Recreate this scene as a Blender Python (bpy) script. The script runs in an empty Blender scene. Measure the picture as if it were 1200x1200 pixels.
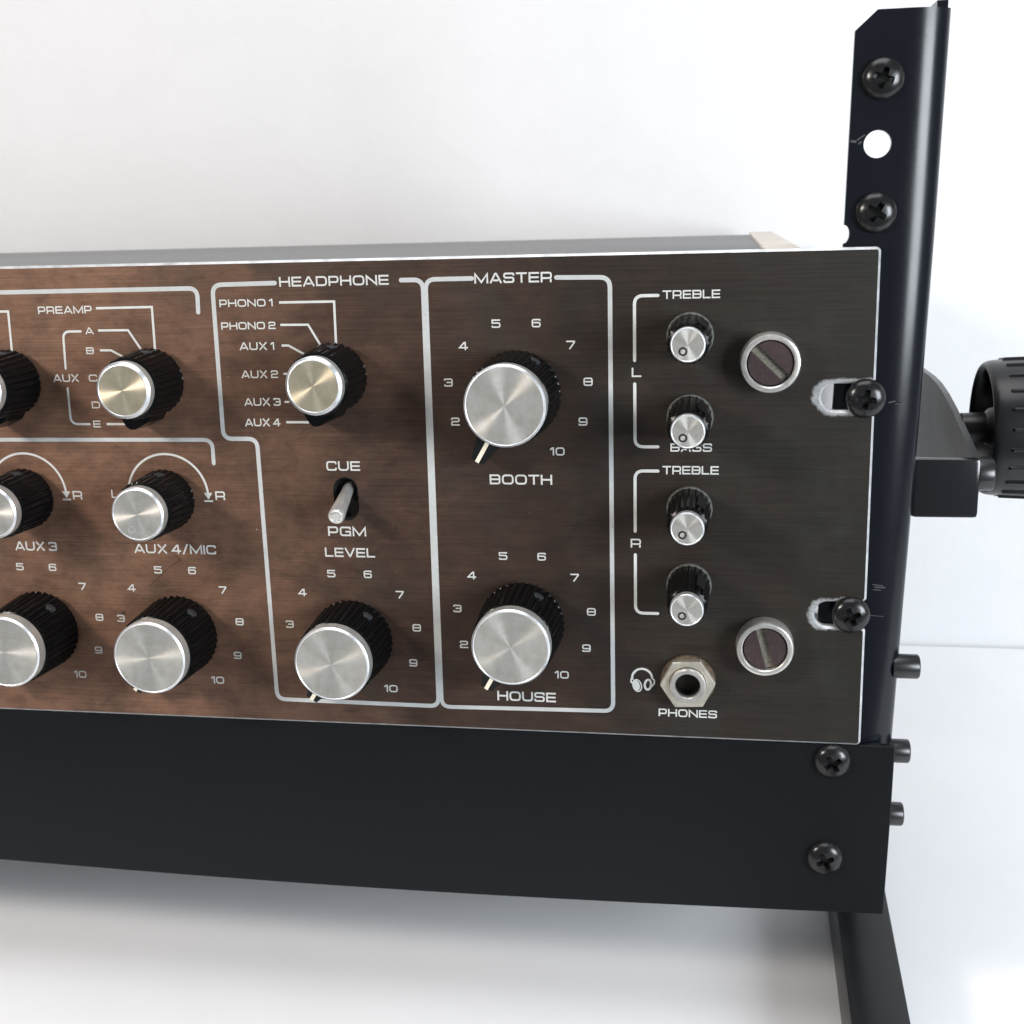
import bpy, bmesh, math, random
from mathutils import Vector, Matrix, Euler
from mathutils.geometry import tessellate_polygon

random.seed(7)
scene = bpy.context.scene
COL = scene.collection
MM = 0.001
TILT = math.radians(6.0)          # the rack leans back by this much
PANEL_H = 99.0                    # lower edge of the faceplate above the table, mm
ROT = Matrix.Rotation(-TILT, 3, 'X')


def W(p):
    """rack frame (mm; x right, y away, z up along the faceplate) to world metres"""
    v = ROT @ Vector(p)
    return Vector((v.x, v.y, v.z + PANEL_H)) * MM


def to_rack(p):
    """world mm (table top at z = 0) to rack frame mm"""
    return ROT.transposed() @ Vector((p[0], p[1], p[2] - PANEL_H))


# ------------------------------------------------------------------ camera
cam_data = bpy.data.cameras.new("camera")
cam = bpy.data.objects.new("camera", cam_data)
COL.objects.link(cam)
scene.camera = cam
CX = Vector((0.9860786763705971, 0.1638985561448272, -0.02803760511969701))
CY = Vector((0.012104081221396092, -0.23892253698111643, -0.9709631880459137))
CZ = Vector((-0.16583828033657663, 0.9571067258232676, -0.2375802604570907))
cols = [ROT @ CX, ROT @ (-CY), ROT @ (-CZ)]
m = Matrix.Identity(4)
for i, c in enumerate(cols):
    for j in range(3):
        m[j][i] = c[j]
m.translation = W((-38.56, -319.99, 143.53))
cam.matrix_world = m
cam_data.sensor_width = 36.0
cam_data.lens = 1443.14 / 1200.0 * 36.0
cam_data.clip_start = 0.01
cam_data.clip_end = 50.0
cam_data.dof.use_dof = True
cam_data.dof.focus_distance = 0.325
cam_data.dof.aperture_fstop = 32.0

# ------------------------------------------------------------------ light
scene.view_settings.view_transform = 'Standard'
scene.view_settings.look = 'None'
scene.view_settings.exposure = 0.0
scene.view_settings.gamma = 1.0
world = bpy.data.worlds.new("World")
scene.world = world
world.use_nodes = True
bg = world.node_tree.nodes["Background"]
bg.inputs[0].default_value = (0.90, 0.95, 1.0, 1)
bg.inputs[1].default_value = 0.23


def area_light(name, pos, target, power, color, sx, sy):
    d = bpy.data.lights.new(name, 'AREA')
    d.shape = 'RECTANGLE'
    d.size, d.size_y = sx, sy
    d.energy = power
    d.color = color
    o = bpy.data.objects.new(name, d)
    COL.objects.link(o)
    o.location = W(pos)
    o.rotation_euler = (W(target) - o.location).to_track_quat('-Z', 'Y').to_euler()
    return o


area_light("warm_lamp", (-520, -380, 330), (-170, 0, 60), 2.7, (1.0, 0.91, 0.83), 0.11, 0.11)
area_light("window_light", (430, -400, 165), (-60, 0, 70), 5.0, (0.88, 0.94, 1.0), 0.22, 0.26)
area_light("ceiling_light", (-120, -150, 1400), (-100, 100, 0), 14.5, (0.985, 0.985, 1.0), 1.1, 1.1)


# ------------------------------------------------------------------ materials
def new_mat(name):
    mt = bpy.data.materials.new(name)
    mt.use_nodes = True
    nt = mt.node_tree
    return mt, nt, nt.nodes["Principled BSDF"]


def N(nt, t, **kw):
    n = nt.nodes.new(t)
    for k, v in kw.items():
        setattr(n, k, v)
    return n


def math_node(nt, op, a, b=None, c=None, clamp=False):
    n = N(nt, "ShaderNodeMath", operation=op, use_clamp=clamp)
    for i, v in enumerate((a, b, c)):
        if v is None:
            continue
        if hasattr(v, "is_output"):
            nt.links.new(v, n.inputs[i])
        else:
            n.inputs[i].default_value = v
    return n.outputs[0]


def noise(nt, vec, scale, detail=4, rough=0.55, dist=0.0):
    n = N(nt, "ShaderNodeTexNoise")
    n.inputs["Scale"].default_value = scale
    n.inputs["Detail"].default_value = detail
    n.inputs["Roughness"].default_value = rough
    n.inputs["Distortion"].default_value = dist
    nt.links.new(vec, n.inputs["Vector"])
    return n.outputs["Fac"]


def mapping(nt, vec, scale=(1, 1, 1), loc=(0, 0, 0)):
    n = N(nt, "ShaderNodeMapping")
    n.inputs["Scale"].default_value = scale
    n.inputs["Location"].default_value = loc
    nt.links.new(vec, n.inputs["Vector"])
    return n.outputs[0]


def ramp(nt, fac, stops):
    n = N(nt, "ShaderNodeValToRGB")
    el = n.color_ramp.elements
    el[0].position, el[0].color = stops[0][0], (*stops[0][1], 1)
    el[1].position, el[1].color = stops[-1][0], (*stops[-1][1], 1)
    for p, c in stops[1:-1]:
        e = el.new(p)
        e.color = (*c, 1)
    nt.links.new(fac, n.inputs[0])
    return n.outputs[0]


def mix(nt, fac, a, b, mode='MIX'):
    n = N(nt, "ShaderNodeMix", data_type='RGBA', blend_type=mode)
    for key, v in ((0, fac), (6, a), (7, b)):
        if hasattr(v, "is_output"):
            nt.links.new(v, n.inputs[key])
        elif key == 0:
            n.inputs[0].default_value = v
        else:
            n.inputs[key].default_value = (*v, 1)
    return n.outputs[2]


def bump(nt, bsdf, height, strength, dist=0.0002):
    n = N(nt, "ShaderNodeBump")
    n.inputs["Strength"].default_value = strength
    n.inputs["Distance"].default_value = dist
    nt.links.new(height, n.inputs["Height"])
    nt.links.new(n.outputs[0], bsdf.inputs["Normal"])


def objcoord(nt):
    return N(nt, "ShaderNodeTexCoord").outputs["Object"]


def simple(name, color, metallic=0.0, rough=0.5, spec=0.5, var=0.12, vscale=400, bmp=0.0, bscale=3000, coat=0.0):
    mt, nt, b = new_mat(name)
    oc = objcoord(nt)
    nz = noise(nt, oc, vscale)
    lo = tuple(c * (1 - var) for c in color)
    hi = tuple(min(1, c * (1 + var)) for c in color)
    nt.links.new(ramp(nt, nz, [(0.3, lo), (0.7, hi)]), b.inputs["Base Color"])
    b.inputs["Metallic"].default_value = metallic
    r = math_node(nt, 'MULTIPLY_ADD', noise(nt, oc, vscale * 2.3), 0.16, rough - 0.08)
    nt.links.new(r, b.inputs["Roughness"])
    b.inputs["Specular IOR Level"].default_value = spec
    b.inputs["Coat Weight"].default_value = coat
    if bmp:
        bump(nt, b, noise(nt, oc, bscale, 3), bmp, 0.00005)
    return mt


def dusty(name, color, rough, spec, dust, amount, bmp=0.15, lo=0.62, ior=1.5):
    """dark plastic or paint with fine pale dust and specks"""
    mt, nt, b = new_mat(name)
    oc = objcoord(nt)
    n1 = noise(nt, oc, 260, 6, 0.7)
    d = math_node(nt, 'MULTIPLY', ramp(nt, n1, [(lo, (0, 0, 0)), (0.85, (1, 1, 1))]), amount)
    sp = noise(nt, oc, 2400, 2, 0.5)
    s = math_node(nt, 'MULTIPLY', ramp(nt, sp, [(0.70, (0, 0, 0)), (0.76, (1, 1, 1))]), amount * 0.9)
    f = math_node(nt, 'ADD', d, s, clamp=True)
    nt.links.new(mix(nt, f, color, dust), b.inputs["Base Color"])
    rr = math_node(nt, 'MULTIPLY_ADD', f, 0.4, math_node(nt, 'MULTIPLY_ADD', noise(nt, oc, 45, 5, 0.65, 0.8), 0.16, rough - 0.08))
    nt.links.new(rr, b.inputs["Roughness"])
    b.inputs["Specular IOR Level"].default_value = spec
    bump(nt, b, noise(nt, oc, 5000, 2), bmp, 0.00003)
    b.inputs["IOR"].default_value = ior
    return mt


PX0 = (-241.0, 60.0, 0.0)     # rack frame point where the mixer's root stands


def faceplate_material():
    mt, nt, b = new_mat("tarnished_brushed_bronze")
    oc = objcoord(nt)
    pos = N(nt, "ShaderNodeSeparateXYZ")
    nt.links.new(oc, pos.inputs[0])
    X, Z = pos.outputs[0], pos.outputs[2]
    # tarnish with lamp light painted in: warmer and lighter copper to the left, grey green bronze to the right
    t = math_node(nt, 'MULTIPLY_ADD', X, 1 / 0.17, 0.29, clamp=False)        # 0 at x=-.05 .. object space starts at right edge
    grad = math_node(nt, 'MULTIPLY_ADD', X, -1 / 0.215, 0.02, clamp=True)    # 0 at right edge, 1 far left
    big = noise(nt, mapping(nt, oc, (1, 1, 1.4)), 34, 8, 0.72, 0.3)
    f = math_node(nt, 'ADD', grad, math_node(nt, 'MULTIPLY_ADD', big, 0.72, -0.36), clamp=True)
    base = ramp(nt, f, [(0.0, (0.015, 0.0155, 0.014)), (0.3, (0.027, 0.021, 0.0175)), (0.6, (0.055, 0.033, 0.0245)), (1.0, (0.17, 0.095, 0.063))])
    # blotches of dark handling dirt
    st = noise(nt, mapping(nt, oc, (0.8, 1, 1.5), (3, 0, 1)), 130, 8, 0.75, 0.25)
    base = mix(nt, ramp(nt, st, [(0.36, (1, 1, 1)), (0.56, (0, 0, 0))]), base, (0.022, 0.016, 0.0145), 'MIX')
    n = nt.nodes[-1]
    # soften the amount of dirt
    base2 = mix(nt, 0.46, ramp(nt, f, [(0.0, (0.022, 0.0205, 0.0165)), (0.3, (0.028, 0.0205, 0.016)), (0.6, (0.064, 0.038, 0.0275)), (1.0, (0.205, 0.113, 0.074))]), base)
    # greenish patina near the right end
    pat = noise(nt, mapping(nt, oc, (1.6, 1, 1), (7, 0, 3)), 34, 4, 0.6)
    base2 = mix(nt, math_node(nt, 'MULTIPLY', ramp(nt, pat, [(0.5, (0, 0, 0)), (0.72, (1, 1, 1))]), 0.35), base2, (0.036, 0.042, 0.037))
    # brushing lines run along the plate
    br = noise(nt, mapping(nt, oc, (12, 1, 5200)), 1.0, 3, 0.7)
    br2 = noise(nt, mapping(nt, oc, (60, 1, 2300), (1, 0, 5)), 1.0, 2, 0.6)
    bb = math_node(nt, 'ADD', math_node(nt, 'MULTIPLY', br, 0.6), math_node(nt, 'MULTIPLY', br2, 0.4))
    base3 = mix(nt, 1.0, base2, ramp(nt, bb, [(0.3, (0.66, 0.66, 0.66)), (0.7, (1.34, 1.32, 1.3))]), 'MULTIPLY')
    # small dark pits and pale specks
    v = N(nt, "ShaderNodeTexVoronoi", feature='F1')
    v.inputs["Scale"].default_value = 95
    v.inputs["Randomness"].default_value = 1
    nt.links.new(oc, v.inputs["Vector"])
    pit = ramp(nt, v.outputs["Distance"], [(0.055, (1, 1, 1)), (0.10, (0, 0, 0))])
    gate = ramp(nt, noise(nt, oc, 60, 2), [(0.52, (0, 0, 0)), (0.6, (1, 1, 1))])
    base3 = mix(nt, math_node(nt, 'MULTIPLY', math_node(nt, 'MULTIPLY', pit, gate), 0.6), base3, (0.03, 0.022, 0.02))
    v2 = N(nt, "ShaderNodeTexVoronoi", feature='F1')
    v2.inputs["Scale"].default_value = 130
    nt.links.new(mapping(nt, oc, (1, 1, 1), (0.31, 0, 0.77)), v2.inputs["Vector"])
    sp = ramp(nt, v2.outputs["Distance"], [(0.028, (1, 1, 1)), (0.045, (0, 0, 0))])
    gate2 = ramp(nt, noise(nt, oc, 85, 2, 0.5), [(0.55, (0, 0, 0)), (0.62, (1, 1, 1))])
    spk = math_node(nt, 'MULTIPLY', math_node(nt, 'MULTIPLY', sp, gate2), 0.65)
    base3 = mix(nt, spk, base3, (0.5, 0.48, 0.45))

    # bare metal rubbed free round the two mounting slots
    def capsule(cx, cz, hl, r0, r1):
        dx = math_node(nt, 'SUBTRACT', math_node(nt, 'ABSOLUTE', math_node(nt, 'SUBTRACT', X, cx)), hl)
        dx = math_node(nt, 'MAXIMUM', dx, 0.0)
        dz = math_node(nt, 'SUBTRACT', Z, cz)
        d = math_node(nt, 'SQRT', math_node(nt, 'ADD', math_node(nt, 'MULTIPLY', dx, dx), math_node(nt, 'MULTIPLY', dz, dz)))
        wob = math_node(nt, 'MULTIPLY_ADD', noise(nt, mapping(nt, oc, (1, 1, 1)), 330, 6, 0.7, 0.6), 0.0030, -0.0015)
        d = math_node(nt, 'ADD', d, wob)
        mr = N(nt, "ShaderNodeMapRange")
        nt.links.new(d, mr.inputs[0])
        mr.inputs[1].default_value, mr.inputs[2].default_value = r0, r1
        mr.inputs[3].default_value, mr.inputs[4].default_value = 1.0, 0.0
        return mr.outputs[0]
    wc = noise(nt, mapping(nt, oc, (500, 1, 2600)), 1.0, 4, 0.7, 0.5)
    wear = math_node(nt, 'MAXIMUM', capsule(-0.0068, 0.0952, 0.0040, 0.0042, 0.0050), capsule(-0.0072, 0.0372, 0.0036, 0.0039, 0.0047))
    base3 = mix(nt, wear, base3, ramp(nt, wc, [(0.32, (0.20, 0.20, 0.195)), (0.6, (0.34, 0.345, 0.35))]))
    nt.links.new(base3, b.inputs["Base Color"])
    b.inputs["Metallic"].default_value = 0.12
    rg = math_node(nt, 'MULTIPLY_ADD', bb, 0.25, 0.30)
    nt.links.new(rg, b.inputs["Roughness"])
    b.inputs["Specular IOR Level"].default_value = 0.25
    b.inputs["Anisotropic"].default_value = 0.3
    bump(nt, b, bb, 0.30, 0.00003)
    return mt


def disc_material(name, color, aniso=0.9, rough=0.27):
    """turned metal disc, grooves run round the axis (object y)"""
    mt, nt, b = new_mat(name)
    tg = N(nt, "ShaderNodeTangent", direction_type='RADIAL', axis='Y')
    nt.links.new(tg.outputs[0], b.inputs["Tangent"])
    oc = objcoord(nt)
    sep = N(nt, "ShaderNodeSeparateXYZ")
    nt.links.new(oc, sep.inputs[0])
    r = math_node(nt, 'SQRT', math_node(nt, 'ADD', math_node(nt, 'MULTIPLY', sep.outputs[0], sep.outputs[0]), math_node(nt, 'MULTIPLY', sep.outputs[2], sep.outputs[2])))
    cv = N(nt, "ShaderNodeCombineXYZ")
    nt.links.new(r, cv.inputs[0])
    g = noise(nt, mapping(nt, cv.outputs[0], (6500, 1, 1)), 1.0, 2, 0.6)
    blot = noise(nt, oc, 330, 4, 0.6)
    c1 = tuple(min(1, c * 1.06) for c in color)
    c0 = (color[0] * 0.93, color[1] * 0.91, color[2] * 0.87)
    base = ramp(nt, blot, [(0.35, c0), (0.62, c1)])
    base = mix(nt, 1.0, base, ramp(nt, g, [(0.3, (0.9, 0.9, 0.9)), (0.7, (1.06, 1.06, 1.06))]), 'MULTIPLY')
    nt.links.new(base, b.inputs["Base Color"])
    b.inputs["Metallic"].default_value = 0.88
    b.inputs["Roughness"].default_value = rough
    b.inputs["Anisotropic"].default_value = aniso
    b.inputs["Anisotropic Rotation"].default_value = 0.0
    return mt


def wall_material():
    mt, nt, b = new_mat("white_textured_wall")
    oc = objcoord(nt)
    a = noise(nt, oc, 38, 5, 0.55, 0.6)
    c = noise(nt, mapping(nt, oc, (1, 1, 1), (4, 2, 1)), 210, 4, 0.6)
    nt.links.new(ramp(nt, a, [(0.3, (0.775, 0.775, 0.785)), (0.7, (0.795, 0.795, 0.805))]), b.inputs["Base Color"])
    h = math_node(nt, 'ADD', math_node(nt, 'MULTIPLY', a, 0.8), math_node(nt, 'MULTIPLY', c, 0.30))
    b.inputs["Roughness"].default_value = 0.7
    bump(nt, b, h, 0.40, 0.0011)
    return mt


def table_material():
    mt, nt, b = new_mat("white_laminate_table")
    oc = objcoord(nt)
    a = noise(nt, oc, 20, 5, 0.6, 0.5)
    c = noise(nt, oc, 420, 3, 0.6)
    base = ramp(nt, a, [(0.3, (0.765, 0.77, 0.78)), (0.7, (0.795, 0.80, 0.812))])
    scr = noise(nt, mapping(nt, oc, (30, 900, 1)), 1.0, 2, 0.5)
    base = mix(nt, math_node(nt, 'MULTIPLY', ramp(nt, scr, [(0.70, (0, 0, 0)), (0.76, (1, 1, 1))]), 0.10), base, (0.55, 0.54, 0.53))
    nt.links.new(base, b.inputs["Base Color"])
    b.inputs["Roughness"].default_value = 0.6
    bump(nt, b, math_node(nt, 'ADD', a, math_node(nt, 'MULTIPLY', c, 0.1)), 0.12, 0.0008)
    return mt


M = {}
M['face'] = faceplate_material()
M['alu'] = simple("bare_aluminium_edge", (0.52, 0.53, 0.54), 0.6, 0.45, var=0.30, vscale=260)
def ink(name, color):
    mt, nt, b = new_mat(name)
    oc = objcoord(nt)
    geo = N(nt, "ShaderNodeNewGeometry").outputs["Position"]
    a = noise(nt, geo, 420, 4, 0.7)
    base = ramp(nt, a, [(0.3, tuple(c * 0.86 for c in color)), (0.7, color)])
    ch = ramp(nt, noise(nt, geo, 1500, 4, 0.65), [(0.66, (0, 0, 0)), (0.70, (1, 1, 1))])
    gt = ramp(nt, noise(nt, geo, 55, 2), [(0.48, (0, 0, 0)), (0.6, (1, 1, 1))])
    nt.links.new(mix(nt, math_node(nt, 'MULTIPLY', math_node(nt, 'MULTIPLY', ch, gt), 0.8), base, (0.09, 0.06, 0.05)), b.inputs["Base Color"])
    b.inputs["Roughness"].default_value = 0.75
    b.inputs["Specular IOR Level"].default_value = 0.12
    return mt


M['print'] = ink("silkscreen_ink", (0.60, 0.61, 0.59))
M['printbox'] = ink("silkscreen_frame_ink", (0.49, 0.505, 0.50))
M['knob'] = dusty("black_ribbed_plastic", (0.0035, 0.0038, 0.0042), 0.20, 0.5, (0.08, 0.085, 0.08), 0.14, ior=1.22)
M['capside'] = simple("satin_cap_side", (0.80, 0.80, 0.75), 0.8, 0.36, var=0.10, vscale=300)
M['caprim'] = simple("bright_cut_rim", (0.78, 0.80, 0.82), 0.9, 0.36, var=0.04)
M['disc'] = disc_material("turned_aluminium_disc", (0.95, 0.93, 0.87))
M['brass'] = disc_material("turned_brass_disc", (0.84, 0.76, 0.57))
M['pointer'] = simple("cream_pointer_inlay", (0.82, 0.76, 0.62), 0, 0.45, var=0.1)
M['tab'] = simple("dark_pointer_tab", (0.007, 0.008, 0.009), 0, 0.5, 0.2, var=0.2)
M['ring'] = simple("black_marker_ink", (0.02, 0.02, 0.02), 0, 0.6, 0.2)
M['setscrew'] = simple("grey_grub_screw", (0.045, 0.05, 0.055), 0.4, 0.55, var=0.3, vscale=900)
M['paint'] = dusty("black_powder_paint", (0.0050, 0.0065, 0.0095), 0.22, 0.28, (0.16, 0.16, 0.16), 0.10, bmp=0.25, lo=0.70)
M['matt'] = dusty("matt_black_paint", (0.0055, 0.0066, 0.0080), 0.38, 0.16, (0.22, 0.21, 0.20), 0.10, bmp=0.5, lo=0.68)
M['gloss'] = dusty("gloss_black_paint", (0.010, 0.011, 0.013), 0.16, 0.5, (0.10, 0.10, 0.10), 0.05, bmp=0.1, lo=0.72)
M['cheek'] = dusty("satin_black_paint", (0.010, 0.011, 0.012), 0.32, 0.3, (0.1, 0.1, 0.1), 0.05, bmp=0.1, lo=0.72)
M['screw'] = dusty("blackened_screw_steel", (0.008, 0.008, 0.0085), 0.22, 0.4, (0.11, 0.11, 0.105), 0.4, bmp=0.4, lo=0.50)
M['bolt'] = dusty("black_oxide_bolt", (0.012, 0.0125, 0.013), 0.3, 0.5, (0.12, 0.12, 0.12), 0.3)
M['plastic'] = dusty("black_moulded_plastic", (0.009, 0.009, 0.0095), 0.30, 0.4, (0.10, 0.10, 0.10), 0.08, bmp=0.1)
M['nickel'] = simple("aged_nickel", (0.66, 0.62, 0.53), 0.75, 0.40, var=0.18, vscale=300)
M['nickel2'] = simple("polished_nickel_ring", (0.76, 0.74, 0.70), 0.85, 0.34, var=0.14, vscale=260)
M['rust'] = simple("dull_rusty_washer", (0.13, 0.095, 0.065), 0.5, 0.7, var=0.5, vscale=900)
M['insert'] = simple("brown_insert", (0.060, 0.040, 0.040), 0.45, 0.50, var=0.22, vscale=900)
M['slotfloor'] = simple("dusty_slot_floor", (0.20, 0.185, 0.15), 0.3, 0.75, var=0.35, vscale=1800)
M['lever'] = simple("satin_lever_metal", (0.74, 0.73, 0.70), 0.7, 0.34, var=0.14, vscale=400)
M['dark'] = simple("dark_inside", (0.006, 0.006, 0.006), 0, 0.8, 0.2)
M['lid'] = simple("grey_sheet_lid", (0.20, 0.20, 0.20), 0.3, 0.6, var=0.10, vscale=600)
M['wood'] = simple("pale_board_edge", (0.62, 0.575, 0.515), 0, 0.6, 0.3, var=0.10, vscale=120)
M['scratch'] = simple("dark_scratch", (0.035, 0.018, 0.014), 0, 0.7, 0.2)
M['collar'] = simple("dusty_grey_collar", (0.13, 0.135, 0.12), 0.3, 0.6, var=0.4, vscale=900)
M['scuff'] = simple("bare_scuff", (0.055, 0.058, 0.062), 0.3, 0.6, var=0.5, vscale=1500)
M['wall'] = wall_material()
M['table'] = table_material()


# ------------------------------------------------------------------ mesh helpers
class MB:
    """vertices in mm, in the rack frame"""
    def __init__(s):
        s.v, s.f, s.mi = [], [], []

    def add(s, verts, faces, mi=0):
        o = len(s.v)
        s.v += [tuple(p) for p in verts]
        s.f += [tuple(i + o for i in f) for f in faces]
        s.mi += [mi] * len(faces)
        return s

    def box(s, x0, x1, y0, y1, z0, z1, b=0.0, mi=0):
        if b <= 0:
            vs = [(x, y, z) for x in (x0, x1) for y in (y0, y1) for z in (z0, z1)]
            fs = [(0, 1, 3, 2), (4, 6, 7, 5), (0, 4, 5, 1), (2, 3, 7, 6), (0, 2, 6, 4), (1, 5, 7, 3)]
            return s.add(vs, fs, mi)
        bm = bmesh.new()
        bmesh.ops.create_cube(bm, size=1)
        for v in bm.verts:
            v.co = Vector(((x0 + x1) / 2 + v.co.x * (x1 - x0), (y0 + y1) / 2 + v.co.y * (y1 - y0), (z0 + z1) / 2 + v.co.z * (z1 - z0)))
        bmesh.ops.bevel(bm, geom=bm.edges[:], offset=b, segments=2, affect='EDGES', profile=0.6)
        return s.frombm(bm, mi)

    def frombm(s, bm, mi=0):
        bm.verts.index_update()
        s.add([v.co[:] for v in bm.verts], [[v.index for v in f.verts] for f in bm.faces], mi)
        bm.free()
        return s

    def lathe(s, prof, n=64, axis='Y', c=(0, 0, 0), mi=0, rfun=None, close=False):
        """prof: list of (r, a); a is the coordinate along the axis"""
        rings = []
        vs = []
        for (r, a) in prof:
            if r <= 1e-6:
                rings.append([len(vs)])
                vs.append((0, a))
                vs[-1] = (0.0, 0.0, a)
            else:
                rings.append(list(range(len(vs), len(vs) + n)))
                for i in range(n):
                    t = 2 * math.pi * i / n
                    rr = rfun(r, a, t) if rfun else r
                    vs.append((rr * math.cos(t), rr * math.sin(t), a))
        fs = []
        seq = list(zip(rings[:-1], rings[1:]))
        if close:
            seq.append((rings[-1], rings[0]))
        for A, B in seq:
            for i in range(n):
                j = (i + 1) % n
                if len(A) == 1 and len(B) == 1:
                    continue
                if len(A) == 1:
                    fs.append((A[0], B[i], B[j]))
                elif len(B) == 1:
                    fs.append((A[i], B[0], A[j]))
                else:
                    fs.append((A[i], B[i], B[j], A[j]))
        if axis == 'Y':
            vs = [(c[0] + u, c[1] + a, c[2] + w) for u, w, a in vs]
        elif axis == 'X':
            vs = [(c[0] + a, c[1] + u, c[2] + w) for u, w, a in vs]
        else:
            vs = [(c[0] + u, c[1] + w, c[2] + a) for u, w, a in vs]
        return s.add(vs, fs, mi)

    def build(s, name, mat, parent=None, origin=(0, 0, 0), smooth=35, world_origin=None):
        """origin: the part's own origin (rack mm); the object is placed there below its parent"""
        me = bpy.data.meshes.new(name)
        o = Vector(origin)
        me.from_pydata([(Vector(v) - o) * MM for v in s.v], [], s.f)
        me.update()
        bm = bmesh.new()
        bm.from_mesh(me)
        bmesh.ops.recalc_face_normals(bm, faces=bm.faces[:])
        bm.to_mesh(me)
        bm.free()
        mats = mat if isinstance(mat, (list, tuple)) else [mat]
        for mt in mats:
            me.materials.append(mt)
        if len(mats) > 1:
            me.polygons.foreach_set("material_index", s.mi)
        if smooth:
            me.polygons.foreach_set("use_smooth", [True] * len(me.polygons))
            me.set_sharp_from_angle(angle=math.radians(smooth))
        me.update()
        return link(name, me, parent, origin)


RACK_ORIGIN = {}


def link(name, me, parent, origin):
    ob = bpy.data.objects.new(name, me)
    COL.objects.link(ob)
    RACK_ORIGIN[ob.name] = Vector(origin)
    if parent is not None:
        ob.parent = parent
        ob.location = (Vector(origin) - RACK_ORIGIN[parent.name]) * MM
    else:
        ob.location = Vector(origin) * MM
    return ob


def tag(o, label, cat=None, group=None, kind=None):
    if label: o["label"] = label
    if cat: o["category"] = cat
    if group: o["group"] = group
    if kind: o["kind"] = kind
    return o


def root(name, rack_point, label, cat):
    o = bpy.data.objects.new(name, None)
    COL.objects.link(o)
    o.empty_display_size = 0.02
    o.location = W(rack_point)
    o.rotation_euler = (-TILT, 0, 0)
    RACK_ORIGIN[o.name] = Vector(rack_point)
    return tag(o, label, cat)


def copy_part(o, parent, origin, rot_y=None):
    """copy a part and its sub-parts to another place on the same thing"""
    c = o.copy()
    COL.objects.link(c)
    c.parent = parent
    RACK_ORIGIN[c.name] = Vector(origin)
    c.location = (Vector(origin) - RACK_ORIGIN[parent.name]) * MM
    if rot_y is not None:
        c.rotation_euler = (0, rot_y, 0)
    for ch in list(o.children):
        d = ch.copy()
        COL.objects.link(d)
        d.parent = c
    return c


def rounded(pts, r, closed=False, n=5):
    """round the corners of a 2D polyline; r is a radius or one per point"""
    out = []
    L = len(pts)
    for i, p in enumerate(pts):
        rr = r[i] if isinstance(r, (list, tuple)) else r
        if (not closed and i in (0, L - 1)) or rr <= 0:
            out.append(p)
            continue
        a, b = Vector(pts[(i - 1) % L]), Vector(pts[(i + 1) % L])
        q = Vector(p)
        d1, d2 = (a - q), (b - q)
        k = min(rr, d1.length * 0.5, d2.length * 0.5)
        s, e = q + d1.normalized() * k, q + d2.normalized() * k
        for j in range(n + 1):
            t = j / n
            out.append(tuple((1 - t) ** 2 * s + 2 * t * (1 - t) * q + t * t * e))
    # drop doubled points
    res = [out[0]]
    for p in out[1:]:
        if (Vector(p) - Vector(res[-1])).length > 1e-5:
            res.append(p)
    return res


def ribbon(mb, pts, w, y, closed=False, cap=False):
    """flat mitred ribbon of width w round a 2D (x, z) polyline"""
    P = [Vector(p) for p in pts]
    n = len(P)
    L, R = [], []
    for i in range(n):
        if closed:
            a, b = P[(i - 1) % n], P[(i + 1) % n]
            d1, d2 = (P[i] - a).normalized(), (b - P[i]).normalized()
        else:
            d1 = (P[i] - P[i - 1]).normalized() if i else (P[1] - P[0]).normalized()
            d2 = (P[i + 1] - P[i]).normalized() if i < n - 1 else d1
        t = (d1 + d2)
        t = t.normalized() if t.length > 1e-6 else d1
        nn = Vector((-t.y, t.x))
        c = max(0.45, nn.dot(Vector((-d1.y, d1.x))))
        L.append(P[i] + nn * (w / 2 / c))
        R.append(P[i] - nn * (w / 2 / c))
    vs = [(p.x, y, p.y) for p in L] + [(p.x, y, p.y) for p in R]
    fs = [(i, i + 1, n + i + 1, n + i) for i in range(n - 1)]
    if closed:
        fs.append((n - 1, 0, n, 2 * n - 1))
    if cap:
        for (c, d) in ((P[0], (P[0] - P[1]).normalized()), (P[-1], (P[-1] - P[-2]).normalized())):
            b0 = len(vs)
            ang = math.atan2(d.y, d.x)
            k = 6
            for j in range(k + 1):
                a = ang - math.pi / 2 + math.pi * j / k
                vs.append((c.x + math.cos(a) * w / 2, y, c.y + math.sin(a) * w / 2))
            fs.append(tuple(range(b0, b0 + k + 1)))
    mb.add(vs, fs)


# ---- stroke lettering: wide square-shouldered capitals, cap height 1
TT = 0.088


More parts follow.
